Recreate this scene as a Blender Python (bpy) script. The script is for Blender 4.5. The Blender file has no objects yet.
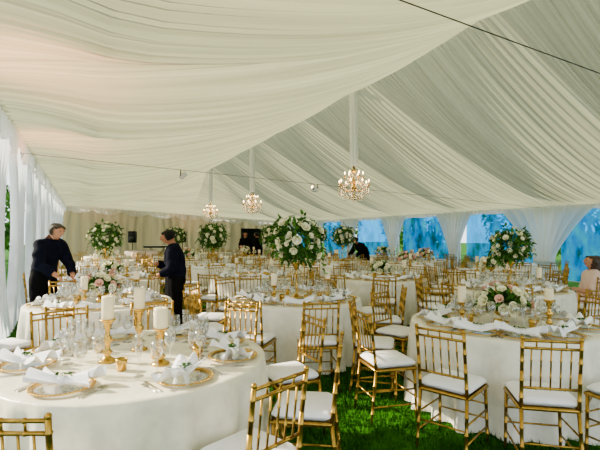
import bpy, math, random
from mathutils import Vector, Matrix, noise
random.seed(7)
R=random.random
U=random.uniform
TH=math.atan2(215,440); C=math.cos(TH); S=math.sin(TH)
def W(X,D): return (X*C+D*S, D*C-X*S)
TAU=math.tau
scene=bpy.context.scene
COL=scene.collection

# ------------------------------------------------------------ materials
def principled(name,col,rough=.6,metal=0,spec=.5,noise_amt=0,noise_scale=20,bump=0,bump_scale=60,emis=None,estr=0,sheen=0,trans=0,col2=None):
    m=bpy.data.materials.new(name); m.use_nodes=True
    nt=m.node_tree; b=nt.nodes['Principled BSDF']
    b.inputs['Base Color'].default_value=(*col,1); b.inputs['Roughness'].default_value=rough
    b.inputs['Metallic'].default_value=metal; b.inputs['Specular IOR Level'].default_value=spec
    tc=nt.nodes.new('ShaderNodeTexCoord')
    if noise_amt or col2:
        n=nt.nodes.new('ShaderNodeTexNoise'); n.inputs['Scale'].default_value=noise_scale; n.inputs['Detail'].default_value=4
        nt.links.new(tc.outputs['Object'],n.inputs['Vector'])
        r=nt.nodes.new('ShaderNodeValToRGB'); r.color_ramp.elements[0].position=.35; r.color_ramp.elements[1].position=.65
        c2=col2 or tuple(c*(1-noise_amt) for c in col)
        r.color_ramp.elements[0].color=(*c2,1); r.color_ramp.elements[1].color=(*col,1)
        nt.links.new(n.outputs['Fac'],r.inputs['Fac']); nt.links.new(r.outputs['Color'],b.inputs['Base Color'])
    if bump:
        n=nt.nodes.new('ShaderNodeTexNoise'); n.inputs['Scale'].default_value=bump_scale
        nt.links.new(tc.outputs['Object'],n.inputs['Vector'])
        bp=nt.nodes.new('ShaderNodeBump'); bp.inputs['Strength'].default_value=bump; bp.inputs['Distance'].default_value=.01
        nt.links.new(n.outputs['Fac'],bp.inputs['Height']); nt.links.new(bp.outputs['Normal'],b.inputs['Normal'])
    if emis:
        b.inputs['Emission Color'].default_value=(*emis,1); b.inputs['Emission Strength'].default_value=estr
    return m
def fabric(name,col,tcol,fac,scale=(1,1,1),bump=.3,var=.1):
    m=bpy.data.materials.new(name); m.use_nodes=True; nt=m.node_tree; nt.nodes.clear()
    out=nt.nodes.new('ShaderNodeOutputMaterial'); mix=nt.nodes.new('ShaderNodeMixShader'); mix.inputs[0].default_value=fac
    d=nt.nodes.new('ShaderNodeBsdfDiffuse'); t=nt.nodes.new('ShaderNodeBsdfTranslucent')
    tc=nt.nodes.new('ShaderNodeTexCoord'); mp=nt.nodes.new('ShaderNodeMapping'); mp.inputs['Scale'].default_value=scale
    n=nt.nodes.new('ShaderNodeTexNoise'); n.inputs['Scale'].default_value=1; n.inputs['Detail'].default_value=3
    nt.links.new(tc.outputs['Object'],mp.inputs['Vector']); nt.links.new(mp.outputs['Vector'],n.inputs['Vector'])
    for node,c in ((d,col),(t,tcol)):
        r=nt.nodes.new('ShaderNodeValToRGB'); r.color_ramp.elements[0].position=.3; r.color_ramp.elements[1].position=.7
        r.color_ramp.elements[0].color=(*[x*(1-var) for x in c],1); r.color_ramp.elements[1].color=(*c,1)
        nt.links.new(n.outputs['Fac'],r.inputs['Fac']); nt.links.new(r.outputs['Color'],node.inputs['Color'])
    bp=nt.nodes.new('ShaderNodeBump'); bp.inputs['Strength'].default_value=bump; bp.inputs['Distance'].default_value=.06
    nt.links.new(n.outputs['Fac'],bp.inputs['Height'])
    nt.links.new(bp.outputs['Normal'],d.inputs['Normal']); nt.links.new(bp.outputs['Normal'],t.inputs['Normal'])
    nt.links.new(d.outputs[0],mix.inputs[1]); nt.links.new(t.outputs[0],mix.inputs[2]); nt.links.new(mix.outputs[0],out.inputs[0])
    return m
def glassy(name,tint,gl=.12,hi=.85):
    m=bpy.data.materials.new(name); m.use_nodes=True; nt=m.node_tree; nt.nodes.clear()
    out=nt.nodes.new('ShaderNodeOutputMaterial'); mix=nt.nodes.new('ShaderNodeMixShader')
    t=nt.nodes.new('ShaderNodeBsdfTransparent'); t.inputs[0].default_value=(*tint,1)
    g=nt.nodes.new('ShaderNodeBsdfGlossy'); g.inputs['Roughness'].default_value=.05
    lw=nt.nodes.new('ShaderNodeLayerWeight'); lw.inputs[0].default_value=.3
    mr=nt.nodes.new('ShaderNodeMapRange'); mr.inputs['To Min'].default_value=gl; mr.inputs['To Max'].default_value=hi
    nt.links.new(lw.outputs['Facing'],mr.inputs['Value']); nt.links.new(mr.outputs[0],mix.inputs[0])
    nt.links.new(t.outputs[0],mix.inputs[1]); nt.links.new(g.outputs[0],mix.inputs[2]); nt.links.new(mix.outputs[0],out.inputs[0])
    return m
def vinyl():
    m=bpy.data.materials.new('clear_vinyl'); m.use_nodes=True; nt=m.node_tree; nt.nodes.clear()
    out=nt.nodes.new('ShaderNodeOutputMaterial'); mix=nt.nodes.new('ShaderNodeMixShader')
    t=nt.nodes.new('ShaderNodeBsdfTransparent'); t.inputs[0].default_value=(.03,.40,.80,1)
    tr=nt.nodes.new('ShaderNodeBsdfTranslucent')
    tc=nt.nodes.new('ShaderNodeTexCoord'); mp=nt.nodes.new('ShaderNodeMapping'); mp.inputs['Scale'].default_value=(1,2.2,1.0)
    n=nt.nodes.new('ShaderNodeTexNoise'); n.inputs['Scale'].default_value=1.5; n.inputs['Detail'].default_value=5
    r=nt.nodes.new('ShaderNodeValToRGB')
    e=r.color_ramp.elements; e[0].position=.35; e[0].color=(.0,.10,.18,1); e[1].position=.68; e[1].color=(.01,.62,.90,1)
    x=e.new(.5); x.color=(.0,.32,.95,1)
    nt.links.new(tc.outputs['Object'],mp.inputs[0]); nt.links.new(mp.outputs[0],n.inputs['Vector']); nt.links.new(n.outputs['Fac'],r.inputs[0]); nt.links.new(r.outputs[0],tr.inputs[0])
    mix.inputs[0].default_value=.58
    nt.links.new(t.outputs[0],mix.inputs[1]); nt.links.new(tr.outputs[0],mix.inputs[2]); nt.links.new(mix.outputs[0],out.inputs[0])
    return m
M={}
M['gold']=principled('gold_paint',(.46,.265,.035),.32,.9,noise_amt=.35,noise_scale=30)
M['brass']=principled('polished_brass',(.64,.39,.07),.25,1,noise_amt=.15)
M['cushion']=principled('cushion_fabric',(.90,.90,.95),.8,spec=.2,bump=.2,noise_amt=.04)
M['cloth']=principled('damask_cloth',(.90,.86,.66),.34,spec=.45,noise_amt=.2,noise_scale=8,bump=.3,bump_scale=24)
M['cloth2']=principled('white_cloth',(.88,.85,.72),.45,spec=.35,noise_amt=.1,noise_scale=14,bump=.2,bump_scale=30)
M['napkin']=principled('napkin_linen',(.94,.95,.99),.8,spec=.2,bump=.2,bump_scale=80)
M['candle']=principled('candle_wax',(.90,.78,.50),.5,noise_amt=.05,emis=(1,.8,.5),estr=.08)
M['wick']=principled('wick',(.03,.02,.02),.9,noise_amt=.1)
M['glass']=glassy('clear_glass',(.965,.975,.97),.06,.95)
M['crystal']=glassy('chandelier_crystal',(.98,.93,.82),.4)
M['silver']=principled('silver_cutlery',(.62,.62,.60),.2,1,noise_amt=.1)
M['leaf']=principled('leaf_green',(.035,.14,.006),.55,spec=.15,noise_scale=6,col2=(.006,.035,.002))
M['leaf2']=principled('eucalyptus_green',(.11,.28,.03),.6,spec=.12,noise_scale=8,col2=(.03,.12,.01))
M['rosew']=principled('white_rose_petal',(.94,.91,.62),.7,spec=.2,noise_amt=.08,noise_scale=40)
M['rosep']=principled('blush_rose_petal',(.90,.52,.40),.7,spec=.2,noise_amt=.15,noise_scale=40)
M['bulb']=principled('lit_bulb',(1,.8,.5),.4,emis=(1,.65,.28),estr=22,noise_amt=.01)
M['wood']=principled('plywood_top',(.35,.22,.12),.6,noise_amt=.3)
M['wire']=principled('steel_cable',(.05,.05,.05),.5,.5,noise_amt=.2)
M['white']=principled('white_frame',(.80,.81,.78),.6,spec=.2,noise_amt=.05)
M['black']=principled('black_plastic',(.008,.008,.009),.5,spec=.2,noise_amt=.2)
M['skin']=principled('skin_tan',(.36,.15,.07),.5,spec=.3,noise_amt=.1)
M['skin2']=principled('skin_light',(.56,.26,.15),.5,spec=.3,noise_amt=.08)
M['navy']=principled('navy_shirt',(.004,.005,.013),.9,spec=.05,noise_amt=.25,bump=.3)
M['blackc']=principled('black_cloth',(.004,.004,.005),.9,spec=.05,noise_amt=.25,bump=.3)
M['pink']=principled('pale_pink_dress',(.85,.60,.56),.8,noise_amt=.1)
M['hairb']=principled('black_hair',(.005,.004,.003),.6,spec=.15,noise_amt=.3)
M['hairg']=principled('grey_hair',(.07,.058,.045),.7,spec=.2,noise_amt=.5,noise_scale=60)
M['hairbr']=principled('brown_hair',(.045,.018,.008),.5,noise_amt=.3)
M['lip']=principled('lips',(.35,.10,.08),.5,noise_amt=.1)
M['sofa']=principled('sofa_fabric',(.72,.58,.50),.8,bump=.2,noise_amt=.05)
M['bark']=principled('tree_bark',(.10,.06,.035),.9,noise_amt=.4,bump=.5)
M['treeleaf']=principled('tree_leaf',(.06,.24,.008),.6,spec=.15,noise_scale=.8,col2=(.01,.06,.004))
M['blade']=principled('grass_blade',(.030,.155,.003),.8,spec=.05,noise_scale=3,col2=(.006,.04,.001))
M['lawn']=principled('lawn_soil',(.026,.13,.003),.9,spec=.05,noise_scale=2.5,col2=(.006,.034,.001),bump=.8,bump_scale=40)
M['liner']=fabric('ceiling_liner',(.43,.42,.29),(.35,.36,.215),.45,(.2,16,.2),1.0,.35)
M['drape']=fabric('white_drape',(.88,.89,.90),(.80,.86,.95),.5,(5,5,.2),.3,.08)
M['drapew']=fabric('white_side_drape',(.94,.94,.92),(.85,.87,.86),.5,(5,5,.2),.3,.06)
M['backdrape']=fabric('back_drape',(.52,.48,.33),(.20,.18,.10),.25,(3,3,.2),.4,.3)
M['vinyl']=vinyl()
M['dark']=principled('dark_drape',(.008,.015,.010),.9,spec=.1,noise_amt=.3)

# ------------------------------------------------------------ mesh builder
class MB:
    def __init__(s): s.v=[]; s.f=[]; s.m=[]; s.cm=0
    def add(s,vs,fs):
        o=len(s.v); s.v+= [tuple(v) for v in vs]; s.f+=[tuple(i+o for i in f) for f in fs]; s.m+=[s.cm]*len(fs); return s
    def lathe(s,prof,n=16,c=(0,0,0),axis=None,cap=True):
        vs=[];fs=[]
        q=Matrix.Identity(3)
        if axis is not None: q=Vector((0,0,1)).rotation_difference(Vector(axis).normalized()).to_matrix()
        c=Vector(c)
        for r,z in prof:
            for i in range(n):
                a=TAU*i/n; vs.append(c+q@Vector((r*math.cos(a),r*math.sin(a),z)))
        k=len(prof)
        for j in range(k-1):
            for i in range(n):
                a=j*n+i;b=j*n+(i+1)%n; fs.append((a,b,b+n,a+n))
        if cap:
            if prof[0][0]>1e-5: fs.append(tuple(reversed(range(n))))
            if prof[-1][0]>1e-5: fs.append(tuple(range((k-1)*n,k*n)))
        return s.add(vs,fs)
    def rod(s,a,b,r,n=8,rings=(),rb=1.5,r2=None):
        a=Vector(a);b=Vector(b);L=(b-a).length; r2=r if r2 is None else r2
        prof=[(r,0)]
        for t in rings:
            z=t*L; rr=r+(r2-r)*t; w=.006
            prof+=[(rr,z-w),(rr*rb,z-w*.4),(rr*rb,z+w*.4),(rr,z+w)]
        prof.append((r2,L))
        return s.lathe(prof,n,a,b-a)
    def path(s,pts,r,n=6):
        pts=[Vector(p) for p in pts]; vs=[];fs=[]
        up=Vector((0,0,1))
        if abs((pts[-1]-pts[0]).normalized().z)>.8: up=Vector((0,1,0))
        for k,p in enumerate(pts):
            d=(pts[min(k+1,len(pts)-1)]-pts[max(k-1,0)]).normalized()
            x=d.cross(up); x=x.normalized() if x.length>1e-3 else Vector((1,0,0)); y=d.cross(x)
            rr=r[k] if isinstance(r,(list,tuple)) else r
            for i in range(n):
                a=TAU*i/n; vs.append(p+x*math.cos(a)*rr+y*math.sin(a)*rr)
        for k in range(len(pts)-1):
            for i in range(n):
                a=k*n+i;b=k*n+(i+1)%n; fs.append((a,b,b+n,a+n))
        fs.append(tuple(range(n))); fs.append(tuple(range((len(pts)-1)*n,len(pts)*n)))
        return s.add(vs,fs)
    def rbox(s,c,sz,bev=.01):
        cx,cy,cz=c;x,y,z=[q/2 for q in sz]; bev=min(bev,x*.9,y*.9,z*.9)
        vs=[];fs=[]
        lv=[(-z,bev),(-z+bev,0),(z-bev,0),(z,bev)]
        for zz,ins in lv:
            a,b=x-ins,y-ins
            q=bev
            for (sx,sy) in((1,1),(-1,1),(-1,-1),(1,-1)):
                if sx*sy>0: pts=[(sx*a,sy*(b-q)),(sx*(a-q),sy*b)]
                else: pts=[(sx*(a-q),sy*b),(sx*a,sy*(b-q))]
                for p in pts: vs.append((cx+p[0],cy+p[1],cz+zz))
        for j in range(3):
            for i in range(8):
                a=j*8+i;b=j*8+(i+1)%8; fs.append((a,b,b+8,a+8))
        fs.append(tuple(reversed(range(8)))); fs.append(tuple(range(24,32)))
        return s.add(vs,fs)
    def ball(s,c,r,n=10,k=6,sc=(1,1,1)):
        vs=[];fs=[]
        for j in range(1,k):
            p=math.pi*j/k
            for i in range(n):
                a=TAU*i/n; vs.append((c[0]+r*sc[0]*math.sin(p)*math.cos(a),c[1]+r*sc[1]*math.sin(p)*math.sin(a),c[2]-r*sc[2]*math.cos(p)))
        for j in range(k-2):
            for i in range(n):
                a=j*n+i;b=j*n+(i+1)%n; fs.append((a,b,b+n,a+n))
        vs.append((c[0],c[1],c[2]-r*sc[2])); vs.append((c[0],c[1],c[2]+r*sc[2])); q=(k-1)*n
        for i in range(n):
            fs.append((q,(i+1)%n,i)); fs.append((q+1,(k-2)*n+i,(k-2)*n+(i+1)%n))
        return s.add(vs,fs)
    def mesh(s,name,mats,smooth=True):
        me=bpy.data.meshes.new(name); me.from_pydata(s.v,[],s.f)
        if not isinstance(mats,(list,tuple)): mats=[mats]
        for m in mats: me.materials.append(m)
        if len(mats)>1: me.polygons.foreach_set('material_index',s.m)
        if smooth: me.polygons.foreach_set('use_smooth',[True]*len(s.f))
        me.update(); return me
def grid(mb,f,nu,nv):
    vs=[f(i/nu,j/nv) for j in range(nv+1) for i in range(nu+1)]
    fs=[(j*(nu+1)+i,j*(nu+1)+i+1,(j+1)*(nu+1)+i+1,(j+1)*(nu+1)+i) for j in range(nv) for i in range(nu)]
    return mb.add(vs,fs)
def tag(o,label=None,category=None,group=None,kind=None):
    if label:o['label']=label
    if category:o['category']=category
    if group:o['group']=group
    if kind:o['kind']=kind
def obj(name,mesh,loc=(0,0,0),rz=0,parent=None,sc=1,**k):
    o=bpy.data.objects.new(name,mesh); COL.objects.link(o); o.location=loc; o.rotation_euler=(0,0,rz)
    o.scale=(sc,sc,sc) if not isinstance(sc,tuple) else sc
    if parent: o.parent=parent
    tag(o,**k); return o
TEMPL={}
def thing(name,parts,loc,rz=0,sc=1,**k):
    """first call builds the thing, later calls copy it with obj.copy()"""
    key=(name,id(parts))
    if key not in TEMPL:
        e=bpy.data.objects.new(name,None); e.empty_display_size=.1; COL.objects.link(e)
        ch=[]
        for p in parts:
            c=bpy.data.objects.new(p[0],p[1]); COL.objects.link(c); c.parent=e
            if len(p)>2 and p[2] is not None: c.matrix_local=p[2]
            if len(p)>3 and p[3]: c['label']=p[3]
            if len(p)>4 and p[4]: c['kind']=p[4]
            ch.append(c)
        TEMPL[key]=(e,ch)
    else:
        e0,ch0=TEMPL[key]
        e=e0.copy(); COL.objects.link(e)
        for c0 in ch0:
            c=c0.copy(); c.parent=e; COL.objects.link(c)
    e.location=loc; e.rotation_euler=(0,0,rz); e.scale=(sc,sc,sc) if not isinstance(sc,tuple) else sc
    tag(e,**k); return e

# ------------------------------------------------------------ camera
cam=bpy.data.cameras.new('camera'); co=bpy.data.objects.new('camera',cam); COL.objects.link(co)
cam.lens=26.4; cam.sensor_width=36; cam.clip_end=300
co.location=(0,0,1.6); co.rotation_euler=(math.radians(90)+math.atan(10/440),0,-TH)
scene.camera=co

# ------------------------------------------------------------ world + sun
w=bpy.data.worlds.new('world'); scene.world=w; w.use_nodes=True
bg=w.node_tree.nodes['Background']; bg.inputs[0].default_value=(.86,.94,1,1); bg.inputs[1].default_value=3.1
sl=bpy.data.lights.new('sun','SUN'); sl.energy=19.0; sl.angle=.03; sl.color=(1,.88,.66)
so=bpy.data.objects.new('sun',sl); COL.objects.link(so)
so.rotation_euler=Vector((.68,-.54,-.49)).to_track_quat('-Z','Y').to_euler()

# ------------------------------------------------------------ tent
UL,UR,UM=-1.12,12.25,5.81; ZE,ZR=2.44,5.2; ZEL=3.175; V0,V1=-2.5,27.0; BAY=3.5; B0=1.4
def edge_z(u):
    s=(u-UL)/(UR-UL); return ZEL+(ZE-ZEL)*s
def ceil_z(u,v):
    if u<UM: s=(u-UL)/(UM-UL); e=ZEL
    else: s=(UR-u)/(UR-UM); e=ZE
    s=max(0,min(1,s))
    base=e+(ZR-e)*s
    hip=edge_z(u)+(V1-v)*.62
    k=.4; h=max(0,min(1,.5+.5*(hip-base)/k)); base=hip*(1-h)+base*h-k*h*(1-h)*.5
    bay=abs(math.sin(math.pi*(v-B0)/BAY))**.8
    prof=math.sin(math.pi*min(1,s*.93+.04))**.7*min(1,s*5+.02)
    fade=min(1,max(0,(V1-v)/2.5))
    z=base-.18*math.sin(math.pi*s)*fade-.56*bay*prof*fade
    ph=noise.noise((u*.12,v*.45,0))*2.6
    g=max(0,.65+.5*noise.noise((u*.12,v*1.9,5)))
    z-=(.010+.024*g)*(1+math.sin(TAU*v/.125+ph*2))*min(1,prof+.3)
    z-=.014*(1+math.sin(TAU*v/.31+ph*1.5+1))*prof*fade
    return z
mb=MB()
NV=int((V1-V0)/.0195)
for a,b in((UL,UM),(UM,UR)):
    grid(mb,lambda i,j:(a+(b-a)*i,V0+(V1-V0)*j,ceil_z(a+(b-a)*i,V0+(V1-V0)*j)),22,NV)
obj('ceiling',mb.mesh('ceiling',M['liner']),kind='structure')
mb=MB(); grid(mb,lambda i,j:(-40+110*i,-25+110*j,0),40,40)
obj('floor',mb.mesh('floor',M['lawn']),kind='structure')
mb=MB(); vs=[];fs=[]
for k in range(75000):
    D=1.9+8.5*R()**1.4; X=U(-.72,.72)*D
    if D>4 and X<-.35*D: continue
    u,v=W(X,D); a=U(0,TAU); h=U(.025,.06)*(1 if D<6 else 1.2); wd=.004+.0006*D; dx,dy=math.cos(a)*wd,math.sin(a)*wd; lx,ly=U(-.02,.02),U(-.02,.02)
    o=len(vs); vs+=[(u-dx,v-dy,0),(u+dx,v+dy,0),(u+lx,v+ly,h)]; fs.append((o,o+1,o+2))
mb.add(vs,fs)
obj('grass',mb.mesh('grass',M['blade'],False),kind='stuff',label='short green lawn grass under the tent',category='grass')
mb=MB()
def bw(i,j):
    u=UL+(UR-UL)*i; top=edge_z(u)
    am=.04+.06*noise.noise((u*1.2,0,3))
    t=1-j; sw=1+.5*math.sin(math.pi*t)
    return (u+.12*math.sin(u*1.8)*math.sin(math.pi*t),V1+am*sw*math.sin(u*13+6*noise.noise((u*.7,j*.5,1)))+.10*math.sin(u*1.8+j),top*j)
grid(mb,bw,480,12)
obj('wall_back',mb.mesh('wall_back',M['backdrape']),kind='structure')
mb=MB(); grid(mb,lambda i,j:(8.9+1.4*i,V1-.25+.04*math.sin(i*60),.02+2.0*j),60,2)
obj('door_1',mb.mesh('door_1',M['dark']),kind='structure')
mb=MB(); grid(mb,lambda i,j:(UL+(UR-UL)*i,V1-.16+.02*math.sin(i*600),edge_z(UL+(UR-UL)*i)+.05-(.18+.20*abs(math.sin(i*math.pi*9)))*j),500,2)
obj('trim_1',mb.mesh('trim_1',M['drapew']),kind='structure')
mb=MB(); mb.rbox((UR+.06,(V0+V1)/2,ZE+.02),(.08,V1-V0,.09)); obj('trim_2',mb.mesh('trim_2',M['white']),kind='structure')
mb=MB(); grid(mb,lambda i,j:(UR-.06-.025*math.sin(i*TAU*170),V0+(V1-V0)*i,ZE+.03-(.15+.03*abs(math.sin(math.pi*((V0+(V1-V0)*i)-B0)/1.17)))*j),1600,2)
obj('trim_3',mb.mesh('trim_3',M['drapew']),kind='structure')
mb=MB(); grid(mb,lambda i,j:(UL+.16+.03*math.sin(i*TAU*120),V0+(V1-V0)*i,ZEL+.03-(.16+.22*abs(math.sin(math.pi*((V0+(V1-V0)*i)-B0)/1.17)))*j),1400,3)
obj('trim_5',mb.mesh('trim_5',M['drapew']),kind='structure')
mb=MB(); mb.rbox((UL-.08,(V0+V1)/2,ZEL+.05),(.07,V1-V0,.08)); obj('trim_4',mb.mesh('trim_4',M['white']),kind='structure')
posts=[B0+BAY*k for k in range(8)]
for u,zz in((UR+.06,ZE),(UL-.08,ZEL)):
    mb=MB(); mb.lathe([(.04,0),(.04,zz)],10); mp=mb.mesh('tent_post',M['white'])
    for v in posts:
        obj('tent_post',mp,(u,v,0),label='white metal tent post behind the drape',category='tent post',group='tent side posts')
wn=1
for k in range(len(posts)-1):
    a,b=posts[k]+.30,posts[k+1]-.30
    if k<1: continue
    mb=MB(); grid(mb,lambda i,j:(UR+.1+.02*math.sin(i*9+j*4),a+(b-a)*i,.30+(ZE-.38)*j),16,4)
    mb.cm=1
    for z in(.30,2.34): mb.rbox((UR+.06,(a+b)/2,z),(.03,b-a,.03))
    obj('window_%d'%wn,mb.mesh('window_%d'%wn,[M['vinyl'],M['white']]),kind='structure'); wn+=1
def tied(hw,name='tied',mn=.25):
    mb=MB()
    def f(i,j):
        t=1-j; s=(i-.5)*2; T=.66
        if t<T: q=t/T; wd=(hw-mn)*(1-q)**1.7+mn*(1-.35*math.sin(q*1.57)**6)
        else: q=(t-T)/(1-T); wd=mn*.65+.16*math.sin(q*1.5)
        z=ZE-.03-(ZE-.06)*t
        am=.08*(1-.3*min(1,t/T))
        return (am*math.sin(s*24+math.sin(t*3+s*2)),s*wd,z)
    grid(mb,f,170,30)
    return mb.mesh(name,M['drapew'])
mb=MB(); mb.lathe([(.09,-.035),(.175,-.025),(.175,.025),(.09,.035)],14,cap=False); tie=mb.mesh('tie_band',M['drapew'])
cur=[('curtain_fabric',tied(.85)),('tie_band',tie,Matrix.Translation((0,0,.84)))]
for v in posts[1:]:
    big=v<9
    thing('tied_curtain',cur,(UR-.25,v,0),0,(1.3,1.75,1) if big else (1,1,1),label='full white drape gathered and tied at the tent post' if big else 'white drape gathered and tied at the tent post',category='curtain',group='tied drapes along the windows')
def straight(wd):
    mb=MB()
    def f(i,j):
        t=1-j
        s=(i-.5)*wd*(1-.66*math.sin(math.pi*min(1,t*1.05))**.8); return (.06*math.sin(i*TAU*9+math.sin(j*2))+.02*math.sin(i*50),s,.03+(ZEL+.02)*j)
    grid(mb,f,130,16); return mb.mesh('curtain',M['drape'])
sc_=straight(2.3)
v=-2.1
while v<26.5:
    obj('curtain',sc_,(UL,v,0),U(-.02,.02),label='sheer white floor-length curtain gathered along the tent side',category='curtain',group='gathered white side curtains')
    v+=2.333
def cable(a,b,name='cable'):
    a=Vector(a);b=Vector(b)
    mb=MB(); pts=[a.lerp(b,k/24) for k in range(25)]
    mb.path(pts,.005,5); obj(name,mb.mesh(name,M['wire']),label='thin dark steel tension cable across the tent',category='cable',group='tent tension cables'); return pts
cable((UL-.03,2.22,3.28),(UR,2.22,2.48))
cp=cable((UL+.02,8.6,2.97),(UR-.3,8.5,2.40))
def spot():
    b=MB(); b.rod((0,0,0),(0,0,-.12),.012,8); b.rbox((0,0,-.13),(.05,.05,.03))
    h=MB(); h.lathe([(.03,0),(.05,.02),(.06,.14),(.065,.16)],12,(0,0,-.17),(0.5,.4,.5))
    l=MB(); q=Vector((.5,.4,.5)).normalized()*.155; l.ball((q.x,q.y,-.17+q.z),.045,8,6)
    return [('bracket',b.mesh('b',M['black'])),('lamp_head',h.mesh('h',M['white'])),('bulb',l.mesh('l',M['bulb']))]
sp=spot()
for t,rz in((.21,0),(.43,.5),(.438,2.2)):
    p=cp[0].lerp(cp[-1],t); thing('spotlight',sp,(p.x,p.y,p.z),rz,.9,label='small clip-on spotlight hung on the cable',category='spotlight',group='spotlights on the cable')
for (uu,vv,zz,en) in((UL+.5,1.2,2.1,420),(UL+.5,4.6,2.1,480),(UL+.5,8.2,2.1,380),(UL+1.2,25.2,1.0,160),(UL+6,25.4,1.0,160)):
    l=bpy.data.lights.new('uplight','SPOT'); l.energy=en; l.color=(1,.40,.22); l.shadow_soft_size=.15; l.spot_size=2.1; l.spot_blend=.9
    lo=bpy.data.objects.new('uplight',l); lo.location=(uu,vv,zz); COL.objects.link(lo)
    lo.rotation_euler=Vector((.35,.1,1)).to_track_quat('-Z','Y').to_euler()

# ------------------------------------------------------------ chandeliers
def chandelier():
    P=[]
    s=MB()
    def f(i,j):
        a=i*TAU; r=.13+.03*math.sin(a*7+j*3); return (r*math.cos(a),r*math.sin(a),.98+2.5*j)
    grid(s,f,42,10); P.append(('fabric_sleeve',s.mesh('sleeve',M['napkin']),None,'gathered white fabric sleeve over the chain'))
    c=MB(); c.lathe([(0,-.02),(.03,0),(.06,.06),(.03,.12),(.05,.2),(.09,.26),(.12,.3),(.06,.36),(.035,.45),(.06,.55),(.03,.62),(.03,.75),(.08,.8),(.14,.84),(.05,.9),(.02,1.0)],16)
    P.append(('column',c.mesh('col',M['brass'])))
    for tier,(n,ra,z0,z1) in enumerate(((8,.56,.28,.36),(6,.34,.5,.62))):
        a=MB(); pts=[]
        for k in range(11):
            t=k/10; pts.append((.06+(ra-.06)*t,0,z0+(z1-z0)*t-.13*math.sin(math.pi*t)*(1) ))
        a.path(pts,.011,6); a.lathe([(.01,0),(.05,.015),(.055,.025),(.02,.03)],10,(ra,0,z1)); a.lathe([(.014,0),(.014,.09)],8,(ra,0,z1+.02)); am=a.mesh('arm',M['brass'])
        b=MB(); b.lathe([(.004,0),(.022,.02),(.026,.04),(.012,.075),(0,.1)],10,(ra,0,z1+.11)); bm=b.mesh('bulb',M['bulb'])
        for k in range(n):
            mt=Matrix.Rotation(TAU*(k+.5*tier)/n,4,'Z'); P.append(('arm',am,mt)); P.append(('candle_bulb',bm,mt))
    x=MB()
    def bead(p,r): x.ball(p,r,5,4,(1,1,1.3))
    for k in range(16):
        a=TAU*k/16
        for q in range(12):
            t=q/11; rr=.1+(.5)*t; z=.86-.5*t-.16*math.sin(math.pi*t); bead((rr*math.cos(a),rr*math.sin(a),z),.02)
        for q in range(6): bead((.57*math.cos(a),.57*math.sin(a),.30-.045*q),.020+.004*(q==5))
        for q in range(9):
            t=q/8; rr=.56-.5*t; z=.2-.26*math.sin(t*1.57); bead((rr*math.cos(a+.2),rr*math.sin(a+.2),z),.020)
        for q in range(4): bead((.34*math.cos(a),.34*math.sin(a),.06-.045*q),.018)
    for q in range(4): bead((0,0,-.05-.04*q),.025)
    P.append(('crystal_strands',x.mesh('cr',M['crystal'],False),None,'draped strands of crystal beads','stuff'))
    return P
ch=chandelier()
for v in(8.93,16.1,22.4):
    thing('chandelier',ch,(UM,v,2.50),0,(.64,.64,.77),label='gold crystal chandelier hung from the tent ridge by a white sleeve',category='chandelier',group='crystal chandeliers')
    l=bpy.data.lights.new('chandelier_glow','POINT'); l.energy=45; l.color=(1,.65,.35); l.shadow_soft_size=.25
    lo=bpy.data.objects.new('chandelier_glow',l); lo.location=(UM,v,2.78); COL.objects.link(lo)

# ------------------------------------------------------------ chair
def chair_parts():
    P=[]; g=M['gold']
    rg=(.2,.45,.72)
    for sx in(-1,1):
        a=MB(); a.rod((sx*.19,.185,0),(sx*.18,.175,.44),.0108,8,rg,1.3,.0138); P.append(('leg',a.mesh('leg',g)))
        a=MB(); a.rod((sx*.185,-.235,0),(sx*.175,-.185,.44),.0108,8,rg,1.3,.0138); P.append(('leg',a.mesh('leg',g)))
    s=MB()
    s.rbox((0,.185,.445),(.40,.03,.028)); s.rbox((0,-.185,.445),(.37,.03,.028)); s.rbox((-.185,0,.445),(.03,.38,.028)); s.rbox((.185,0,.445),(.03,.38,.028)); s.rbox((0,0,.445),(.36,.36,.012))
    P.append(('seat',s.mesh('seat',g)))
    s=MB(); s.rbox((0,.0,.488),(.39,.38,.056),.024); P.append(('cushion',s.mesh('cushion',M['cushion']),None,'white padded seat cushion'))
    s=MB()
    for sx in(-1,1):
        for z in(.14,.27): s.rod((sx*.188,-.222+.03*(z>.2),z),(sx*.186,.182,z),.0072,6,(.33,.66),1.35)
        s.rod((sx*.18,.178,.36),(sx*.10,.182,.435),.005,6)
    for z in(.2,.31): s.rod((-.186,.182,z),(.186,.182,z),.0072,6,(.33,.66),1.35)
    s.rod((-.18,-.212,.22),(.18,-.212,.22),.0072,6,(.33,.66),1.35)
    P.append(('stretcher',s.mesh('stretcher',g)))
    s=MB()
    def by(z): return -.185-.055*((z-.44)/.48)**1.2
    for sx in(-1,1):
        s.rod((sx*.176,-.185,.44),(sx*.176,by(.7),.70),.0132,8,(.3,.75),1.28)
        s.rod((sx*.176,by(.7),.70),(sx*.178,by(.92),.92),.0128,8,(.3,.72),1.28)
        s.ball((sx*.178,by(.92),.922),.0152,8,6)
    for z in(.905,.855,.585): s.rod((-.178,by(z),z),(.178,by(z),z),.0098,8,(.25,.5,.75),1.3)
    for k in range(5):
        x=-.12+.06*k; s.rod((x,by(.585),.585),(x,by(.855),.855),.0062,6,(.3,.7),1.45)
    for x in(-.09,0,.09): s.rod((x,by(.855),.855),(x,by(.905),.905),.006,6)
    P.append(('backrest',s.mesh('backrest',g)))
    return P
chairP=chair_parts()
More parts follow.
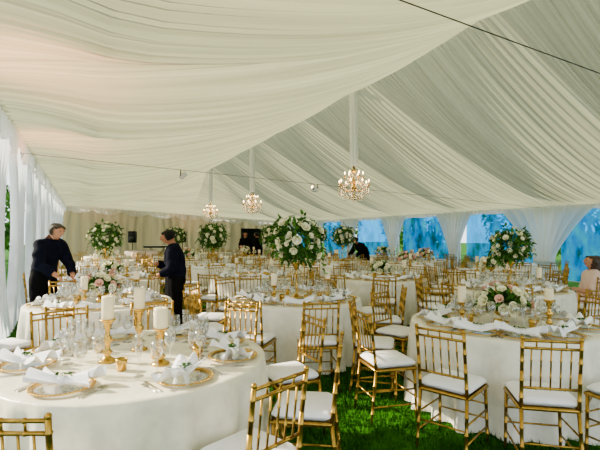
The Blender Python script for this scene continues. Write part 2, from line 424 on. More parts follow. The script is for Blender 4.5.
def chair_lo():
    s=MB(); 
    for sx in(-1,1):
        s.rod((sx*.19,.185,0),(sx*.18,.175,.44),.013,5); s.rod((sx*.185,-.235,0),(sx*.175,-.185,.44),.013,5)
        s.rod((sx*.176,-.185,.44),(sx*.178,-.24,.93),.0135,5); s.rod((sx*.188,-.2,.2),(sx*.188,.18,.2),.008,4)
    for z in(.905,.855,.585): s.rod((-.178,-.235+.03*(z<.6),z),(.178,-.235+.03*(z<.6),z),.011,4)
    s.rod((-.18,.182,.25),(.18,.182,.25),.008,4)
    for x in(-.11,-.04,.04,.11): s.rod((x,-.205,.585),(x,-.235,.855),.008,4)
    s.rbox((0,0,.445),(.4,.4,.03)); s.cm=1; s.rbox((0,0,.488),(.39,.38,.056),.024)
    return s.mesh('chair_far',[M['gold'],M['cushion']])
chairL=chair_lo()
chairs=[]
NC=0
def put_chair(X,D,ang,tabi=None,label=None,force=False):
    global NC
    u,v=W(X,D)
    if not force:
        if u<UL+.4 or u>UR-.8: return
        for (a,b) in chairs:
            if (a-u)**2+(b-v)**2<.49**2: return
        for k,t in enumerate(TABLES):
            if k!=tabi:
                tu,tv=W(t[0],t[1])
                if (tu-u)**2+(tv-v)**2<(t[2]+.26)**2: return
        for (px,pd) in KEEP:
            a,b=W(px,pd)
            if (a-u)**2+(b-v)**2<.55**2: return
        a,b=W(-6.9,18.9)
        if (a-u)**2+(b-v)**2<1.3: return
    if NC>=298: return
    NC+=1
    chairs.append((u,v)); rz=ang-TH-math.pi/2
    k=dict(label=label or 'gold bamboo-style ballroom chair with white cushion at a table',category='chair',group='gold banquet chairs')
    if D<10: thing('banquet_chair',chairP,(u,v,0),rz,**k)
    else: obj('banquet_chair',chairL,(u,v,0),rz,**k)

# ------------------------------------------------------------ tables
TZ=.765
def table_parts(Rr,mat,nf=22):
    c=MB(); n=132
    prof=[(0.0,TZ),(.3*Rr,TZ),(.7*Rr,TZ),(.95*Rr,TZ),(Rr-.005,TZ-.001),(Rr+.004,TZ-.012),(Rr+.006,TZ-.06),(Rr+.012,.6),(Rr+.02,.4),(Rr+.03,.2),(Rr+.04,.015)]
    vs=[];fs=[]
    for r,z in prof:
        dr=(TZ-z)/TZ
        for i in range(n):
            a=TAU*i/n
            rr=r+ (dr**.65)*.06*(math.sin(a*nf+1.5*math.sin(a*3))+.4*math.sin(a*nf*.5+2)) if z<TZ-.03 else r
            vs.append((rr*math.cos(a),rr*math.sin(a),z))
    for j in range(len(prof)-1):
        for i in range(n):
            a=j*n+i;b=j*n+(i+1)%n; fs.append((a,a+n,b+n,b))
    c.add(vs,fs)
    t=MB(); t.lathe([(Rr-.01,TZ-.03),(Rr-.01,TZ-.008)],40)
    l=MB()
    for a in range(4):
        q=TAU*a/4+.4; l.rod((math.cos(q)*Rr*.55,math.sin(q)*Rr*.55,0),(math.cos(q)*Rr*.55,math.sin(q)*Rr*.55,TZ-.03),.018,8)
    return [('tablecloth',c.mesh('tablecloth',mat),None,'floor-length pale tablecloth in soft folds'),('tabletop',t.mesh('tabletop',M['wood'])),('table_legs',l.mesh('legs',M['wire']))]
tp_big=table_parts(.87,M['cloth']); tp=table_parts(.85,M['cloth2'],20)
TABLES=[(-1.12,3.05,.87,'candles'),(1.95,4.25,.85,'low'),(-.05,5.9,.85,'tall'),(-2.5,5.55,.85,'low'),(3.3,6.9,.85,'tallS'),
(1.6,8.6,.85,'low'),(-.95,8.9,.85,'candles'),(-3.6,8.4,.85,'low'),(4.2,9.7,.85,'low'),
(-4.9,11.1,.85,'tall'),(-2.25,11.4,.85,'tall'),(.35,11.6,.85,'low'),(2.9,12,.85,'low'),(5.7,12.2,.85,'low'),
(-6.3,14.3,.85,'low'),(-3.6,14.3,.85,'low'),(-.9,14.3,.85,'tall'),(1.4,14.4,.85,'tall'),(4.2,14.8,.85,'low'),
(-7.6,17.4,.85,'low'),(-4.9,17.3,.85,'tall'),(-2.2,17.3,.85,'low'),(.7,17.5,.85,'tall'),(3.4,17.9,.85,'low'),
(-4.1,20.9,.85,'low'),(-.6,20.8,.85,'tall'),(2.2,20.8,.85,'low')]
TABLES=[t for t in TABLES if W(t[0],t[1])[0]<UR-1.2 and W(t[0],t[1])[1]<22.8]
KEEP=[(-4.0,6.95),(-1.93,6.9),(2.35,15.9),(-2.35,18.9),(-1.75,18.8),(4.88,7.3)]
for k,t in enumerate(TABLES):
    u,v=W(t[0],t[1])
    thing('banquet_table',tp_big if k==0 else tp,(u,v,0),U(0,3) if k else 0,label='round banquet table with cream damask floor-length cloth' if k==0 else 'round banquet table under a white floor-length cloth',category='table',group='round banquet tables')

# ------------------------------------------------------------ tableware
def leafadd(a,p,d,L,wd):
    d=Vector(d).normalized(); x=d.cross(Vector((R()-.5,R()-.5,R()))).normalized()*wd; n=x.cross(d).normalized()*L*.12
    p=Vector(p)
    a.add([p,p+d*L*.35+x+n,p+d*L*.4-n*.3,p+d*L*.35-x+n,p+d*L*.75+x*.6,p+d*L*.75-x*.6,p+d*L-n*2],[(0,1,2),(0,2,3),(1,4,2),(2,5,3),(4,6,2),(2,6,5)])
def charger():
    a=MB(); a.lathe([(0,.004),(.09,.004),(.11,.006),(.148,.013),(.148,.017),(.11,.010),(0,.008)],40)
    b=MB(); b.lathe([(.140,.011),(.160,.014),(.166,.018),(.160,.0215),(.140,.0175),(.140,.011)],48,cap=False)
    for k in range(48):
        q=TAU*k/48; b.ball((.163*math.cos(q),.163*math.sin(q),.0185),.0058,5,4)
    return [('plate_glass',a.mesh('plate_glass',M['glass'])),('gold_rim',b.mesh('gold_rim',M['brass']),None,'beaded gold rim')]
chP=charger()
def napkin(seed):
    random.seed(seed); o=U(0,6)
    a=MB(); b=MB()
    def f(i,j):
        s=(i-.5)*2; t=(j-.5)*2
        wd=.024+.085*abs(s)**1.05
        y=t*wd; z=.020+.050*abs(math.sin(t*4+o+s))*(.35+abs(s))+.034*(1-abs(t))*(1-abs(s)*.2)
        x=s*.17+.025*math.sin(t*3+o)*abs(s)
        return (x,y+.02*s*s,z)
    grid(a,f,26,22)
    def g(i,j):
        q=i*TAU; r=.026; return ((j-.5)*.035+.004*math.sin(q*2),r*1.05*math.cos(q),.046+r*.9*math.sin(q))
    grid(b,g,16,4)
    l=MB()
    for k in range(8): leafadd(l,(-.045+.012*k,.006*math.sin(k),.074),(.6,(-1)**k,.3),.035,.009)
    return [('napkin_fold',a.mesh('napkin_fold',M['napkin'])),('napkin_band',b.mesh('napkin_band',M['napkin'])),('leaf_sprig',l.mesh('leaf_sprig',M['leaf'],False),None,'small green leaf sprig')]
napP=[napkin(1),napkin(2),napkin(3)]
random.seed(11)
nf=MB()
grid(nf,lambda i,j:((i-.5)*.34,(j-.5)*2*(.022+.095*abs(2*i-1)),.018+.05*(1-abs(2*j-1))),8,6); napF=nf.mesh('napkin_far',M['napkin'])
def glass(h,rb,bowl,base=.034,n=18):
    st=h-bowl
    a=MB(); a.lathe([(base,0),(base,.003),(.009,.008),(.0055,.02),(.0055,st-.01),(.010,st),(rb*.75,st+bowl*.2),(rb,st+bowl*.45),(rb*.86,h),(rb*.82,h),(rb*.96,st+bowl*.45),(rb*.7,st+bowl*.22),(0.0,st+.008)],n)
    return a.mesh('glass',M['glass'])
gW=glass(.235,.038,.10); gG=glass(.20,.040,.11); gF=glass(.25,.025,.14,.03)
gLo=glass(.22,.04,.11,n=8)
def knife():
    a=MB(); a.rbox((0,-.06,.004),(.014,.10,.005),.002); a.rbox((.001,.05,.0035),(.019,.12,.002),.001); return a.mesh('knife',M['silver'])
def fork():
    a=MB(); a.rbox((0,-.04,.004),(.009,.13,.004),.002); a.rbox((0,.035,.0045),(.022,.03,.003),.001)
    for k in range(4): a.rbox((-.009+.006*k,.07,.005),(.0028,.045,.0025),.001)
    return a.mesh('fork',M['silver'])
def spoon():
    a=MB(); a.rbox((0,-.04,.004),(.009,.13,.004),.002); a.ball((0,.05,.005),.02,10,6,(1,1.5,.2)); return a.mesh('spoon',M['silver'])
KN,FK,SPN=knife(),fork(),spoon()
CSM={}
def candlestick(h):
    if h in CSM: return CSM[h]
    a=MB(); k=h/.3
    a.lathe([(.060,0),(.060,.010),(.042,.020),(.022,.035),(.018,.05*k),(.034,.068*k),(.018,.085*k),(.015,.13*k),(.030,.15*k),(.033,.165*k),(.016,.185*k),(.014,.23*k),(.028,.25*k),(.020,.265*k),(.042,.285*k),(.052,.297*k),(.052,.3*k),(.0,.3*k)],20)
    CSM[h]=a.mesh('candlestick',M['brass']); return CSM[h]
def pillar(r,h):
    a=MB(); a.lathe([(r*.96,0),(r,.005),(r,h-.01),(r*.96,h),(r*.6,h-.004),(0,h-.008)],20); b=MB(); b.rod((0,0,h-.01),(.002,0,h+.012),.0015,5)
    return [('wax_body',a.mesh('wax_body',M['candle'])),('wick',b.mesh('wick',M['wick']))]
def votive():
    a=MB(); a.lathe([(.022,0),(.030,.006),(.034,.05),(.036,.075),(.033,.075),(.030,.02),(0,.018)],14); b=MB(); b.lathe([(.026,.018),(.026,.045),(0,.045)],10)
    return [('cup',a.mesh('cup',M['brass'])),('candle',b.mesh('candle',M['candle']))]
voP=votive()
def on_table(t,dx,dd):
    return W(t[0]+dx,t[1]+dd)

# ------------------------------------------------------------ flowers
def rose(mat):
    a=MB(); a.ball((0,0,.012),.014,8,6,(1,1,1.2))
    for (n,r0,r1,h,off) in((3,.012,.017,.032,0),(5,.018,.030,.033,.4),(6,.022,.045,.026,.9)):
        for k in range(n):
            q=TAU*k/n+off; sp=TAU/n*.75
            def f(i,j):
                an=q+(i-.5)*2*sp*(1-.25*j*j); r=r0+(r1-r0)*j**1.3-.002*math.cos((i-.5)*3); z=-.006+h*math.sin(j*1.4)-.006*abs(i-.5)*2*j
                return (r*math.cos(an),r*math.sin(an),z)
            grid(a,f,4,3)
    return a.mesh('rose',mat)
roW,roP=rose(M['rosew']),rose(M['rosep'])
def fib(n,rr=1):
    out=[]
    for k in range(n):
        z=1-2*(k+.5)/n; r=math.sqrt(1-z*z); q=k*2.39996+U(-.3,.3); out.append(Vector((r*math.cos(q),r*math.sin(q),z)))
    return out
def tall_parts():
    P=[]; H=.50
    s=MB(); s.lathe([(.10,0),(.10,.012),(.06,.03),(.02,.05),(.014,.1),(.026,.13),(.013,.16),(.012,.3),(.024,.33),(.012,.36),(.02,.41),(.06,.46),(.09,.5),(.08,.5),(.0,.46)],20)
    for k in range(4):
        q=TAU*k/4; s.path([(math.cos(q)*(.012+.09*math.sin(math.pi*t/8)),math.sin(q)*(.012+.09*math.sin(math.pi*t/8)),.16+.25*t/8) for t in range(9)],.006,5)
    P.append(('stand',s.mesh('stand',M['brass']),None,'gold footed flower stand'))
    g=MB(); c=Vector((0,0,.78))
    for mi in(0,1):
        g.cm=mi
        for k in range(480 if mi==0 else 240):
            d=Vector((U(-1,1),U(-1,1),U(-1,1)))
            if d.length<.1: continue
            d.normalize(); r=U(.12,.34)*(1+.4*noise.noise(d*2.2)); p=c+Vector((d.x*r,d.y*r,d.z*r*.95)); dd=d+Vector((U(-.6,.6),U(-.6,.6),U(-.6,.3))); leafadd(g,p,dd,U(.06,.12),U(.014,.028))
    for k in range(20):
        g.cm=k%2
        q=TAU*k/20+U(-.2,.2); L=U(.1,.55); ex=U(.06,.22); z0=U(.05,.36)
        for j in range(9):
            t=j/8; p=c+Vector((math.cos(q)*(.2+ex*t**.7),math.sin(q)*(.2+ex*t**.7),z0-L*t*t*1.1))
            for m in range(2): leafadd(g,p,(math.cos(q)+U(-.9,.9),math.sin(q)+U(-.9,.9),U(-1,.5)),U(.05,.08),U(.010,.018))
    P.append(('greenery',g.mesh('greenery',[M['leaf'],M['leaf2']],False),None,'mixed green leaves and trailing sprigs','stuff'))
    for k,d in enumerate(fib(60)):
        if d.z<-.6: continue
        r=U(.27,.38)*(1+.36*noise.noise(d*2.2)); p=c+Vector((d.x*r,d.y*r,d.z*r*.95))
        sc=U(.75,1.5); mt=Matrix.Translation(p)@Vector((0,0,1)).rotation_difference(d).to_matrix().to_4x4()@Matrix.Scale(sc,4)
        P.append(('rose',roW,mt,'creamy white open rose'))
    return P
def low_parts(pink,gold=True,N=30):
    P=[]; s=MB(); s.lathe([(.055,0),(.055,.008),(.018,.02),(.016,.045),(.05,.06),(.085,.09),(.09,.115),(.08,.115),(.0,.08)],20)
    P.append(('compote',s.mesh('compote',M['brass']),None,'gold footed flower bowl'))
    g=MB(); c=Vector((0,0,.15))
    for mi in(0,1):
        g.cm=mi
        for k in range(110):
            q=U(0,TAU); z=U(-.2,1); r=math.sqrt(max(0,1-z*z)); d=Vector((r*math.cos(q),r*math.sin(q),z)); p=c+Vector((d.x*U(.05,.17),d.y*U(.05,.17),d.z*U(.03,.11)))
            leafadd(g,p,d+Vector((U(-.4,.4),U(-.4,.4),U(-.3,.3))),U(.06,.12),U(.014,.024))
    P.append(('greenery',g.mesh('greenery',[M['leaf'],M['leaf2']],False),None,'mixed green leaves','stuff'))
    for k,d in enumerate(fib(N)):
        if d.z<-.25: continue
        f_=U(.9,1.25); p=c+Vector((d.x*.18*f_,d.y*.18*f_,d.z*.15*f_)); mt=Matrix.Translation(p)@Vector((0,0,1)).rotation_difference(d).to_matrix().to_4x4()@Matrix.Scale(U(.75,1.25),4)
        pk=R()<pink
        P.append(('rose',roP if pk else roW,mt,'blush pink open rose' if pk else 'creamy white open rose'))
    return P
tallP=tall_parts(); lowA=low_parts(.4,N=46); lowB=low_parts(.45,N=44); lowC=low_parts(.0,N=34)

pA=pillar(.045,.13); pB=pillar(.038,.15); pC=pillar(.036,.10)
for k,t in enumerate(TABLES):
    X0,D0,Rr,kind=t; cu,cv=W(X0,D0)
    near=D0<9.2; mid=D0<13
    if kind in('tall','tallS'):
        thing('tall_floral_centerpiece',tallP,(cu,cv,TZ),k*1.3,.96 if k==2 else (.84 if kind=='tallS' else 1.02),label='tall gold stand with white roses and trailing greenery',category='flower arrangement',group='tall rose centerpieces')
    elif kind=='low':
        thing('low_floral_centerpiece',[lowA,lowB,lowC][k%3 if k>3 else (0 if k==1 else 1)],(cu,cv,TZ),U(0,6),1.08 if near else 1.2,label='low gold bowl of white and blush roses with greens' if (k%3!=2 or k<=3) else 'low gold bowl of cream white roses with greens',category='flower arrangement',group='low rose centerpieces')
    if k==0:
        for (X,D,h,pp) in((-.90,2.86,.235,pA),(-1.27,2.92,.28,pB),(-1.17,3.22,.30,pB)):
            u,v=W(X,D); obj('candlestick',candlestick(h),(u,v,TZ),label='turned gold candlestick holding a white pillar candle',category='candlestick',group='gold candlesticks')
            thing('pillar_candle',pp,(u,v,TZ+h),label='ivory pillar candle on a gold candlestick',category='candle',group='pillar candles')
        for (dx,dd) in((.06,.3),(.34,.2),(-.31,.1),(.14,-.05),(.02,-.32),(.42,-.02)):
            u,v=on_table(t,dx,dd); thing('votive_holder',voP,(u,v,TZ),label='small gold votive cup with candle',category='candle holder',group='gold votives')
    elif D0<18.5:
        for j in range(6 if near else 4):
            q=TAU*j/(6 if near else 4)+k; u,v=on_table(t,.31*math.cos(q),.31*math.sin(q))
            thing('votive_holder',voP,(u,v,TZ),label='small gold votive cup with candle',category='candle holder',group='gold votives')
        for j in range(3):
            q=TAU*j/3+k*.7+.5; u,v=on_table(t,.42*math.cos(q),.42*math.sin(q)); h=(.12,.2,.26)[j]
            if j: obj('candlestick',candlestick(h),(u,v,TZ),label='turned gold candlestick holding a white pillar candle',category='candlestick',group='gold candlesticks')
            thing('pillar_candle',(pC,pB,pC)[j],(u,v,TZ+(h if j else 0)),label='ivory pillar candle' +(' on a gold candlestick' if j else ' standing on the tablecloth'),category='candle',group='pillar candles')
    if k==0: angs=[-160,-105,-47,-2,38,82,128,165]
    elif k==1: angs=[-132,-104,-70,-164,160,125,90,55,20,-25]
    else: angs=[a*40+k*17 for a in range(9)]
    if D0>13: angs=angs[::2]
    for j,ad in enumerate(angs):
        a=math.radians(ad); rr=Rr-.21
        u,v=on_table(t,rr*math.cos(a),rr*math.sin(a))
        rzc=a-TH+math.pi/2
        if mid:
            if near: thing('charger_plate',chP,(u,v,TZ),rzc,label='clear glass charger plate with beaded gold rim',category='plate',group='charger plates')
            if near: thing('napkin',napP[j%3],(u,v,TZ+.0),rzc+U(-.5,.5)+(.5 if k==0 else 0),label='white linen napkin gathered through a band on the charger',category='napkin',group='gathered napkins')
            else: obj('napkin',napF,(u,v,TZ),rzc+U(-.4,.4),label='white linen napkin gathered at a place setting',category='napkin',group='gathered napkins')
        ca,sa=math.cos(a),math.sin(a)
        def loc(rad,tan): return on_table(t,rad*ca-tan*sa,rad*sa+tan*ca)
        if k<3:
            for m,(me,tn,nm) in enumerate(((FK,.19,'fork'),(FK,.212,'fork'),(KN,-.19,'knife'),(SPN,-.215,'spoon'))):
                u2,v2=loc(rr,tn); obj(nm,me,(u2,v2,TZ),rzc,label='silver %s laid beside a charger plate'%nm,category=nm,group='silver %ss'%nm)
        if near:
            gl=[(gW,.13),(gG,.03),(gF,-.07)] if k<5 else [(gW,.1),(gG,-.02)]
            for m,(me,tn) in enumerate(gl):
                rad=rr-.235+.03*(m==1); u2,v2=loc(rad,tn-.10)
                obj('wine_glass' if m==0 else ('water_goblet' if m==1 else 'champagne_flute'),me,(u2,v2,TZ),label=('clear stemmed wine glass','clear footed water goblet','clear slim champagne flute')[m]+' at a place setting',category='glass',group=('wine glasses','water goblets','champagne flutes')[m])
        elif D0<18.5:
            u2,v2=loc(rr-.2,.1); obj('wine_glass',gLo,(u2,v2,TZ),label='clear stemmed wine glass at a place setting',category='glass',group='wine glasses')
    if k==0:
        for ad,rd in((-90,1.15),(-42,1.15),(-7,1.16),(28,1.16),(68,1.2),(104,1.2),(140,1.2)):
            a=math.radians(ad); put_chair(X0+rd*math.cos(a),D0+rd*math.sin(a),a+math.pi,0,force=ad<35)
    elif k==1:
        for ad,rd in((-132,1.17),(-103,1.16),(-71,1.17),(-167,1.2),(164,1.22),(133,1.2),(97,1.2),(62,1.2),(25,1.2),(-22,1.2)):
            a=math.radians(ad); put_chair(X0+rd*math.cos(a),D0+rd*math.sin(a),a+math.pi+U(-.08,.08),1,force=ad<-60)
    else:
        n=10 if D0<16 else 8
        base={2:-112,3:-80}.get(k,-90+k*13)
        for j in range(n):
            a=math.radians(base+j*360/n+U(-3,3)); rd=1.17+U(0,.06)
            put_chair(X0+rd*math.cos(a),D0+rd*math.sin(a),a+math.pi+U(-.1,.1),k)

# ------------------------------------------------------------ people
def rotx(p,piv,a):
    y,z=p[1]-piv[1],p[2]-piv[2]; return (p[0],piv[1]+y*math.cos(a)-z*math.sin(a),piv[2]+y*math.sin(a)+z*math.cos(a),p[3])
def person(X,D,face,label,lean=0,headp=0,arms=None,seated=False,skin='skin',shirt='navy',pants='blackc',hair='hairb',longhair=False,apron=False,sleeve='long',height=1.0,stride=0):
    J={'pel':(0,0,.95,.15),'waist':(0,0,1.08,.135),'chest':(0,0,1.24,.155),'up':(0,0,1.37,.125),'neck':(0,-.005,1.465,.062),'nt':(0,.0,1.52,.058),'jaw':(0,.018,1.565,.078),'hm':(0,.006,1.63,.104),'ht':(0,0,1.70,.088),
       'shL':(-.165,0,1.375,.078),'shR':(.165,0,1.375,.078)}
    if lean:
        for k in('waist','chest','up','neck','nt','jaw','hm','ht','shL','shR'): J[k]=rotx(J[k],(0,0,.95),-lean*(.5 if k=='waist' else 1))
    if headp:
        for k in('nt','jaw','hm','ht'): J[k]=rotx(J[k],J['neck'],headp)
    if seated:
        dz=-.46
        for k in J: p=J[k]; J[k]=(p[0],p[1],p[2]+dz,p[3])
        for s,n in((-1,'L'),(1,'R')):
            J['hip'+n]=(s*.09,.03,.54,.105); J['kn'+n]=(s*.11,.44,.50,.075); J['ank'+n]=(s*.11,.42,.09,.045); J['toe'+n]=(s*.12,.58,.04,.038)
    else:
        for s,n in((-1,'L'),(1,'R')):
            st=stride*s
            J['hip'+n]=(s*.095,0,.86,.11); J['kn'+n]=(s*.11,.02+st*.5,.49,.075); J['ank'+n]=(s*.11,-.02+st,.09,.048); J['toe'+n]=(s*.13,.13+st,.035,.038)
    arms=arms or {}
    for s,n in((-1,'L'),(1,'R')):
        sh=Vector(J['sh'+n][:3])
        el,wr=arms.get(n,((s*.06,-.02,-.28),(s*.05,.08,-.51)))
        J['el'+n]=(*(sh+Vector(el)),.055); J['wr'+n]=(*(sh+Vector(wr)),.034)
        d=(Vector(J['wr'+n][:3])-Vector(J['el'+n][:3])).normalized()
        J['pa'+n]=(*(Vector(J['wr'+n][:3])+d*.06),.038)
    E=[('pel','waist'),('waist','chest'),('chest','up'),('up','neck'),('neck','nt'),('nt','jaw'),('jaw','hm'),('hm','ht')]
    for n in'LR':
        E+=[('up','sh'+n),('sh'+n,'el'+n),('el'+n,'wr'+n),('wr'+n,'pa'+n),('pel','hip'+n),('hip'+n,'kn'+n),('kn'+n,'ank'+n),('ank'+n,'toe'+n)]
    names=list(J); idx={n:i for i,n in enumerate(names)}
    vs=[J[n][:3] for n in names]; rs=[J[n][3] for n in names]; es=[(idx[a],idx[b]) for a,b in E]; roots=[idx['pel']]
    for s,n in((-1,'L'),(1,'R')):
        wr=Vector(J['wr'+n][:3]); pa=Vector(J['pa'+n][:3]); d=(pa-wr).normalized(); side=d.cross(Vector((0,1,0) if abs(d.z)>.6 else (0,0,1))).normalized(); pn=side.cross(d)
        if pn.z>0 : pn=-pn
        for q,L in((-1.5,.062),(-.5,.078),(.5,.083),(1.5,.074)):
            a=pa+side*q*.018+d*.01; b=a+d*L*.5+pn*.006; c=b+(d*.8+pn*.6).normalized()*L*.5
            o=len(vs); vs+=[tuple(a),tuple(b),tuple(c)]; rs+=[.010,.009,.0075]; es+=[(o,o+1),(o+1,o+2)]; roots.append(o)
        a=wr+d*.03+side*.02; b=a+side*.03+d*.03; c=b+d*.03+pn*.01
        o=len(vs); vs+=[tuple(a),tuple(b),tuple(c)]; rs+=[.012,.010,.008]; es+=[(o,o+1),(o+1,o+2)]; roots.append(o)
    me=bpy.data.meshes.new('tmp'); me.from_pydata(vs,es,[]); ob=bpy.data.objects.new('tmp',me); COL.objects.link(ob)
    md=ob.modifiers.new('s','SKIN'); md.use_smooth_shade=True
    lay=me.skin_vertices[0].data
    for i,r in enumerate(rs): lay[i].radius=(r,r); lay[i].use_root=(i in roots)
    sb=ob.modifiers.new('d','SUBSURF'); sb.levels=3; sb.render_levels=3
    dg=bpy.context.evaluated_depsgraph_get(); dg.update()
    bm_=bpy.data.meshes.new_from_object(ob.evaluated_get(dg)); bpy.data.objects.remove(ob)
    H=Vector(J['hm'][:3]); up=(Vector(J['ht'][:3])-Vector(J['jaw'][:3])).normalized(); rt=Vector((1,0,0)); fw=up.cross(rt).normalized()
    def hl(p): q=p-H; return q.dot(rt),q.dot(fw),q.dot(up)
    for vx in bm_.vertices:
        x,y,z=hl(vx.co)
        if x*x+y*y+z*z<.16**2 and z>-.11:
            co=vx.co.copy()
            co+=fw*(y*.14); co-=rt*(x*.10)
            if y>.02:
                co+=fw*.026*math.exp(-(x*x/(2*.011**2)+(z+.012)**2/(2*.018**2)))
                co-=fw*.010*math.exp(-((abs(x)-.030)**2/(2*.014**2)+(z-.015)**2/(2*.012**2)))
                co+=fw*.012*math.exp(-(x*x/(2*.02**2)+(z+.078)**2/(2*.015**2)))
            e=math.exp(-(y*y/(2*.012**2)+(z+.0)**2/(2*.02**2)))
            if abs(x)>.05: co+=rt*(math.copysign(.022,x)*e)
            vx.co=co
    bm_.materials.clear(); bm_.materials.append(M[skin])
    bm_.polygons.foreach_set('material_index',[0]*len(bm_.polygons))
    bm_.polygons.foreach_set('use_smooth',[True]*len(bm_.polygons)); bm_.update()
    u,v=W(X,D)
    body=obj('person',bm_,(u,v,0),face-TH-math.pi/2,sc=height,label=label,category='person')
    segs=[(a,b,Vector(J[a][:3]),Vector(J[b][:3])) for a,b in E]
    def near(p):
        best=None;bd=9
        for a,b,A,B in segs:
            t=max(0,min(1,(p-A).dot(B-A)/((B-A).length_squared))); d=(p-(A+(B-A)*t)).length-(J[a][3]*(1-t)+J[b][3]*t)*.8
            if d<bd: bd=d;best=(a,b,t)
        return best
    vn=[near(vx.co) for vx in bm_.vertices]; nor=[vx.normal.copy() for vx in bm_.vertices]
    def sub(name,test,off,mat,lab=None,fold=0):
        fs=[p for p in bm_.polygons if any(test(i) for i in p.vertices)]
        ids=sorted({i for p in fs for i in p.vertices}); mp={i:k for k,i in enumerate(ids)}
        if not fs: return
        m=MB(); m.add([bm_.vertices[i].co+nor[i]*(off+fold*(.5+noise.noise(bm_.vertices[i].co*11))) for i in ids],[tuple(mp[i] for i in p.vertices) for p in fs])
        c=obj(name,m.mesh(name,M[mat]),parent=body)
        if lab:c['label']=lab
        sd=c.modifiers.new('t','SOLIDIFY'); sd.thickness=.006; sd.offset=0
        return c
    def isshirt(i):
        a,b,t=vn[i]
        if (a,b)in(('pel','waist'),('waist','chest'),('chest','up')): return True
        if a=='up' and b=='neck': return t<.8
        if a=='up' and b[:2]=='sh': return True
        if a=='pel' and b[:3]=='hip': return t<.6
        if a[:2]=='sh': return True
        if a[:2]=='el': return t<(.93 if sleeve=='long' else .02)
        return False
    def ispants(i):
        a,b,t=vn[i]
        return (a=='pel' and b[:3]=='hip') or a[:3]=='hip' or (a[:2]=='kn' and t<.97) or (a=='pel' and b=='waist' and t<.6)
    sub('shirt',isshirt,.014,shirt,None,.018); sub('trousers' if shirt!='pink' else 'skirt',ispants,.009,pants,None,.008)
    for n in'LR': sub('shoe',lambda i:vn[i][0]=='ank'+n ,.01,'black')
    def ishair(i):
        x,y,z=hl(bm_.vertices[i].co)
        if x*x+y*y+z*z>.17**2 or vn[i][0] not in('nt','jaw','hm') : return False
        return z>.062 or (y<.01 and z>-.06) or (z>.035 and y<.05) or (longhair and y<.02)
    sub('hair',ishair,.014,hair,None,.012)
    if longhair:
        m=MB(); A=H-fw*.03+up*.05
        m.path([A+up*.03,A-fw*.02,A-fw*.05-up*.08,A-fw*.05-up*.16,A-fw*.05-up*.24,A-fw*.05-up*.30],[.04,.085,.09,.09,.075,.03],14); obj('hair',m.mesh('long_hair',M[hair]),parent=body)
    def surf(x0,z0):
        best=-1
        for vx in bm_.vertices:
            x,y,z=hl(vx.co)
            if (x-x0)**2+(z-z0)**2<.014**2 and y>best and abs(z)<.12: best=y
        return best
    for s in(-1,1):
        m=MB(); m.ball(H+fw*(surf(s*.03,.015)-.003)+rt*s*.030+up*.015,.009,8,6,(1.3,.8,.7)); obj('eye',m.mesh('eye',M['black']),parent=body)
    m=MB(); m.ball(H+fw*(surf(0,-.05)-.002)-up*.050,.011,8,6,(2,.7,.5)); obj('mouth',m.mesh('mouth',M['lip']),parent=body)
    if apron:
        m=MB(); grid(m,lambda i,j:((i-.5)*.34,.16-.35*abs(i-.5)**2+.02*math.sin(i*14),.52+.46*j),16,5); obj('apron',m.mesh('apron',M['blackc']),parent=body,label='long black waist apron')
    return body
person(-4.05,6.95,math.radians(-20),'older grey-haired man in dark shirt leaning over a table',lean=.36,headp=-.2,hair='hairg',skin='skin2',arms={'L':((-.10,.06,-.27),(-.02,.22,-.44)),'R':((.10,.08,-.27),(.03,.30,-.40))},height=1.07)
person(-1.93,6.9,math.radians(192),'waiter in navy shirt and black apron reaching out over a table',lean=.12,headp=-.38,apron=True,arms={'R':((.07,.04,-.27),(.0,.26,-.22)),'L':((-.08,.0,-.28),(-.03,.18,-.36))},height=.99,stride=.06)
person(2.35,15.9,math.radians(215),'waiter in black bending over a table setting',lean=.85,headp=.3,arms={'R':((.05,.12,-.24),(0,.3,-.38)),'L':((-.05,.12,-.24),(0,.3,-.38))},shirt='blackc')
person(-2.35,18.9,math.radians(-80),'waiter in black uniform standing near the tables',shirt='blackc',apron=True)
person(-1.75,18.8,math.radians(160),'server in black leaning slightly with dark hair',shirt='blackc',lean=.15,stride=.12)
uu,vv=W(4.88,7.3)
thing('banquet_chair',chairP,(uu,vv,0),math.radians(170)-TH-math.pi/2,label='gold ballroom chair under the seated woman',category='chair',group='gold banquet chairs')
person(4.88,7.3,math.radians(170),'seated woman with long brown hair in pale pink dress',seated=True,hair='hairbr',longhair=True,shirt='pink',pants='pink',skin='skin2',sleeve='short',lean=.06,arms={'R':((.05,.05,-.27),(-.02,.25,-.36)),'L':((-.05,.10,-.26),(.02,.33,-.20))})

# ------------------------------------------------------------ far lounge and music gear
u,v=W(-6.9,18.9)
s=MB(); s.rbox((0,0,.28),(1.5,.75,.3),.05); b=MB(); b.rbox((0,-.33,.62),(1.5,.16,.62),.06)
arm=MB(); arm.rbox((-.72,0,.42),(.18,.78,.5),.06); arm2=MB(); arm2.rbox((.72,0,.42),(.18,.78,.5),.06)
cu1=MB(); cu1.rbox((-.34,.04,.49),(.62,.6,.14),.05); cu2=MB(); cu2.rbox((.34,.04,.49),(.62,.6,.14),.05)
lg=[]
for x in(-.68,.68):
    for y in(-.3,.3):
        a=MB(); a.rod((x,y,0),(x,y,.14),.02,8,r2=.03); lg.append(('leg',a.mesh('leg',M['brass'])))
thing('sofa',[('seat_base',s.mesh('s',M['sofa'])),('backrest',b.mesh('b',M['sofa'])),('armrest',arm.mesh('a',M['sofa'])),('armrest',arm2.mesh('a',M['sofa'])),('seat_cushion',cu1.mesh('c',M['sofa'])),('seat_cushion',cu2.mesh('c',M['sofa']))]+lg,(u,v,0),math.pi-TH,label='small blush white upholstered sofa with gold feet',category='sofa')
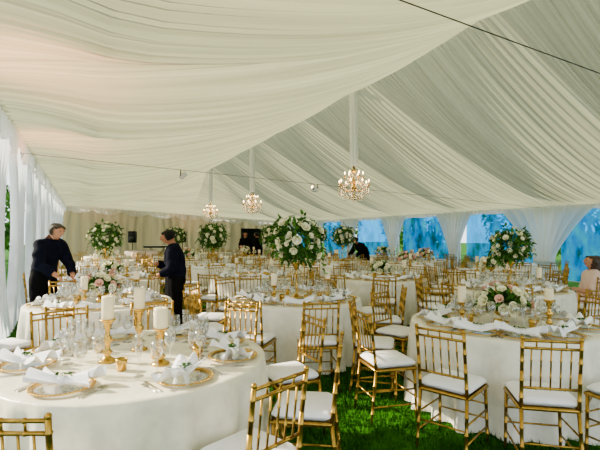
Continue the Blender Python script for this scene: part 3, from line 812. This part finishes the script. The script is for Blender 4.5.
sp1=MB(); sp1.rbox((0,0,1.5),(.36,.32,.6),.03)
cn=MB(); cn.lathe([(.03,0),(.13,.03),(.14,.04)],16,(0,-.16,1.4),(0,-1,0)); cn.lathe([(.02,0),(.05,.02)],12,(0,-.16,1.65),(0,-1,0))
st=MB(); st.rod((0,0,.35),(0,0,1.2),.02,8)
for k in range(3): st.rod((0,0,.45),(.4*math.cos(TAU*k/3),.4*math.sin(TAU*k/3),.01),.012,6)
spk=[('speaker_cabinet',sp1.mesh('sp',M['black'])),('speaker_cone',cn.mesh('cn',M['wire'])),('tripod_stand',st.mesh('st',M['black']))]
for X,D in((-8.6,22.6),(-6.3,23.6)):
    u,v=W(X,D); thing('loudspeaker',spk,(u,v,0),-TH,label='black loudspeaker on a tripod stand',category='speaker',group='stage loudspeakers')
u,v=W(-7.5,23.2)
kb=MB(); kb.rbox((0,0,.98),(1.4,.35,.1),.02); kk=MB()
for k in range(36): kk.rbox((-.64+.036*k,-.08,1.035),(.032,.16,.02),.003)
ks=MB()
for y in(-.12,.12):
    ks.rod((-.4,y,0),(.4,y,.93),.015,6); ks.rod((.4,y,0),(-.4,y,.93),.015,6)
thing('keyboard_piano',[('keyboard_case',kb.mesh('kb',M['black'])),('piano_keys',kk.mesh('kk',M['white']),None,None,'stuff'),('x_stand',ks.mesh('ks',M['black']))],(u,v,0),-TH,label='black electric keyboard on a crossed stand',category='keyboard')

# ------------------------------------------------------------ trees outside
def tree(seed):
    random.seed(seed)
    t=MB(); t.path([(0,0,0),(.05,.03,1),(-.04,.05,2.2),(.1,0,3.6),(.05,.05,5)],[.2,.15,.13,.1,.05],8)
    for k in range(5):
        q=U(0,TAU); t.path([(0,0,1.8+.5*k),(math.cos(q)*.8,math.sin(q)*.8,2.5+.5*k),(math.cos(q)*1.4,math.sin(q)*1.4,3.0+.5*k)],[.07,.05,.02],6)
    f=MB()
    for k in range(1500):
        d=Vector((U(-1,1),U(-1,1),U(-1,1)))
        if d.length<.2: continue
        d.normalize(); r=U(.6,1); p=Vector((d.x*1.9*r,d.y*1.9*r,2.8+d.z*2.4*r)); leafadd(f,p,d+Vector((U(-1,1),U(-1,1),U(-1,.5))),U(.22,.42),U(.07,.12))
    return [('trunk',t.mesh('trunk',M['bark'])),('foliage',f.mesh('foliage',M['treeleaf'],False),None,None,'stuff')]
tr=tree(3); random.seed(5)
for k in range(7):
    thing('tree',tr,(20+3*(k%2),2+k*5.2,0),U(0,6),U(.95,1.1),label='leafy green tree outside the tent windows',category='tree',group='trees outside the tent')
for k in range(7):
    thing('tree',tr,(-5.5-1.5*(k%2),4+k*5,0),U(0,6),U(.85,1.0),label='leafy green tree outside the side curtains',category='tree',group='trees outside the tent')
print('chairs',NC,'objects',len(bpy.data.objects))
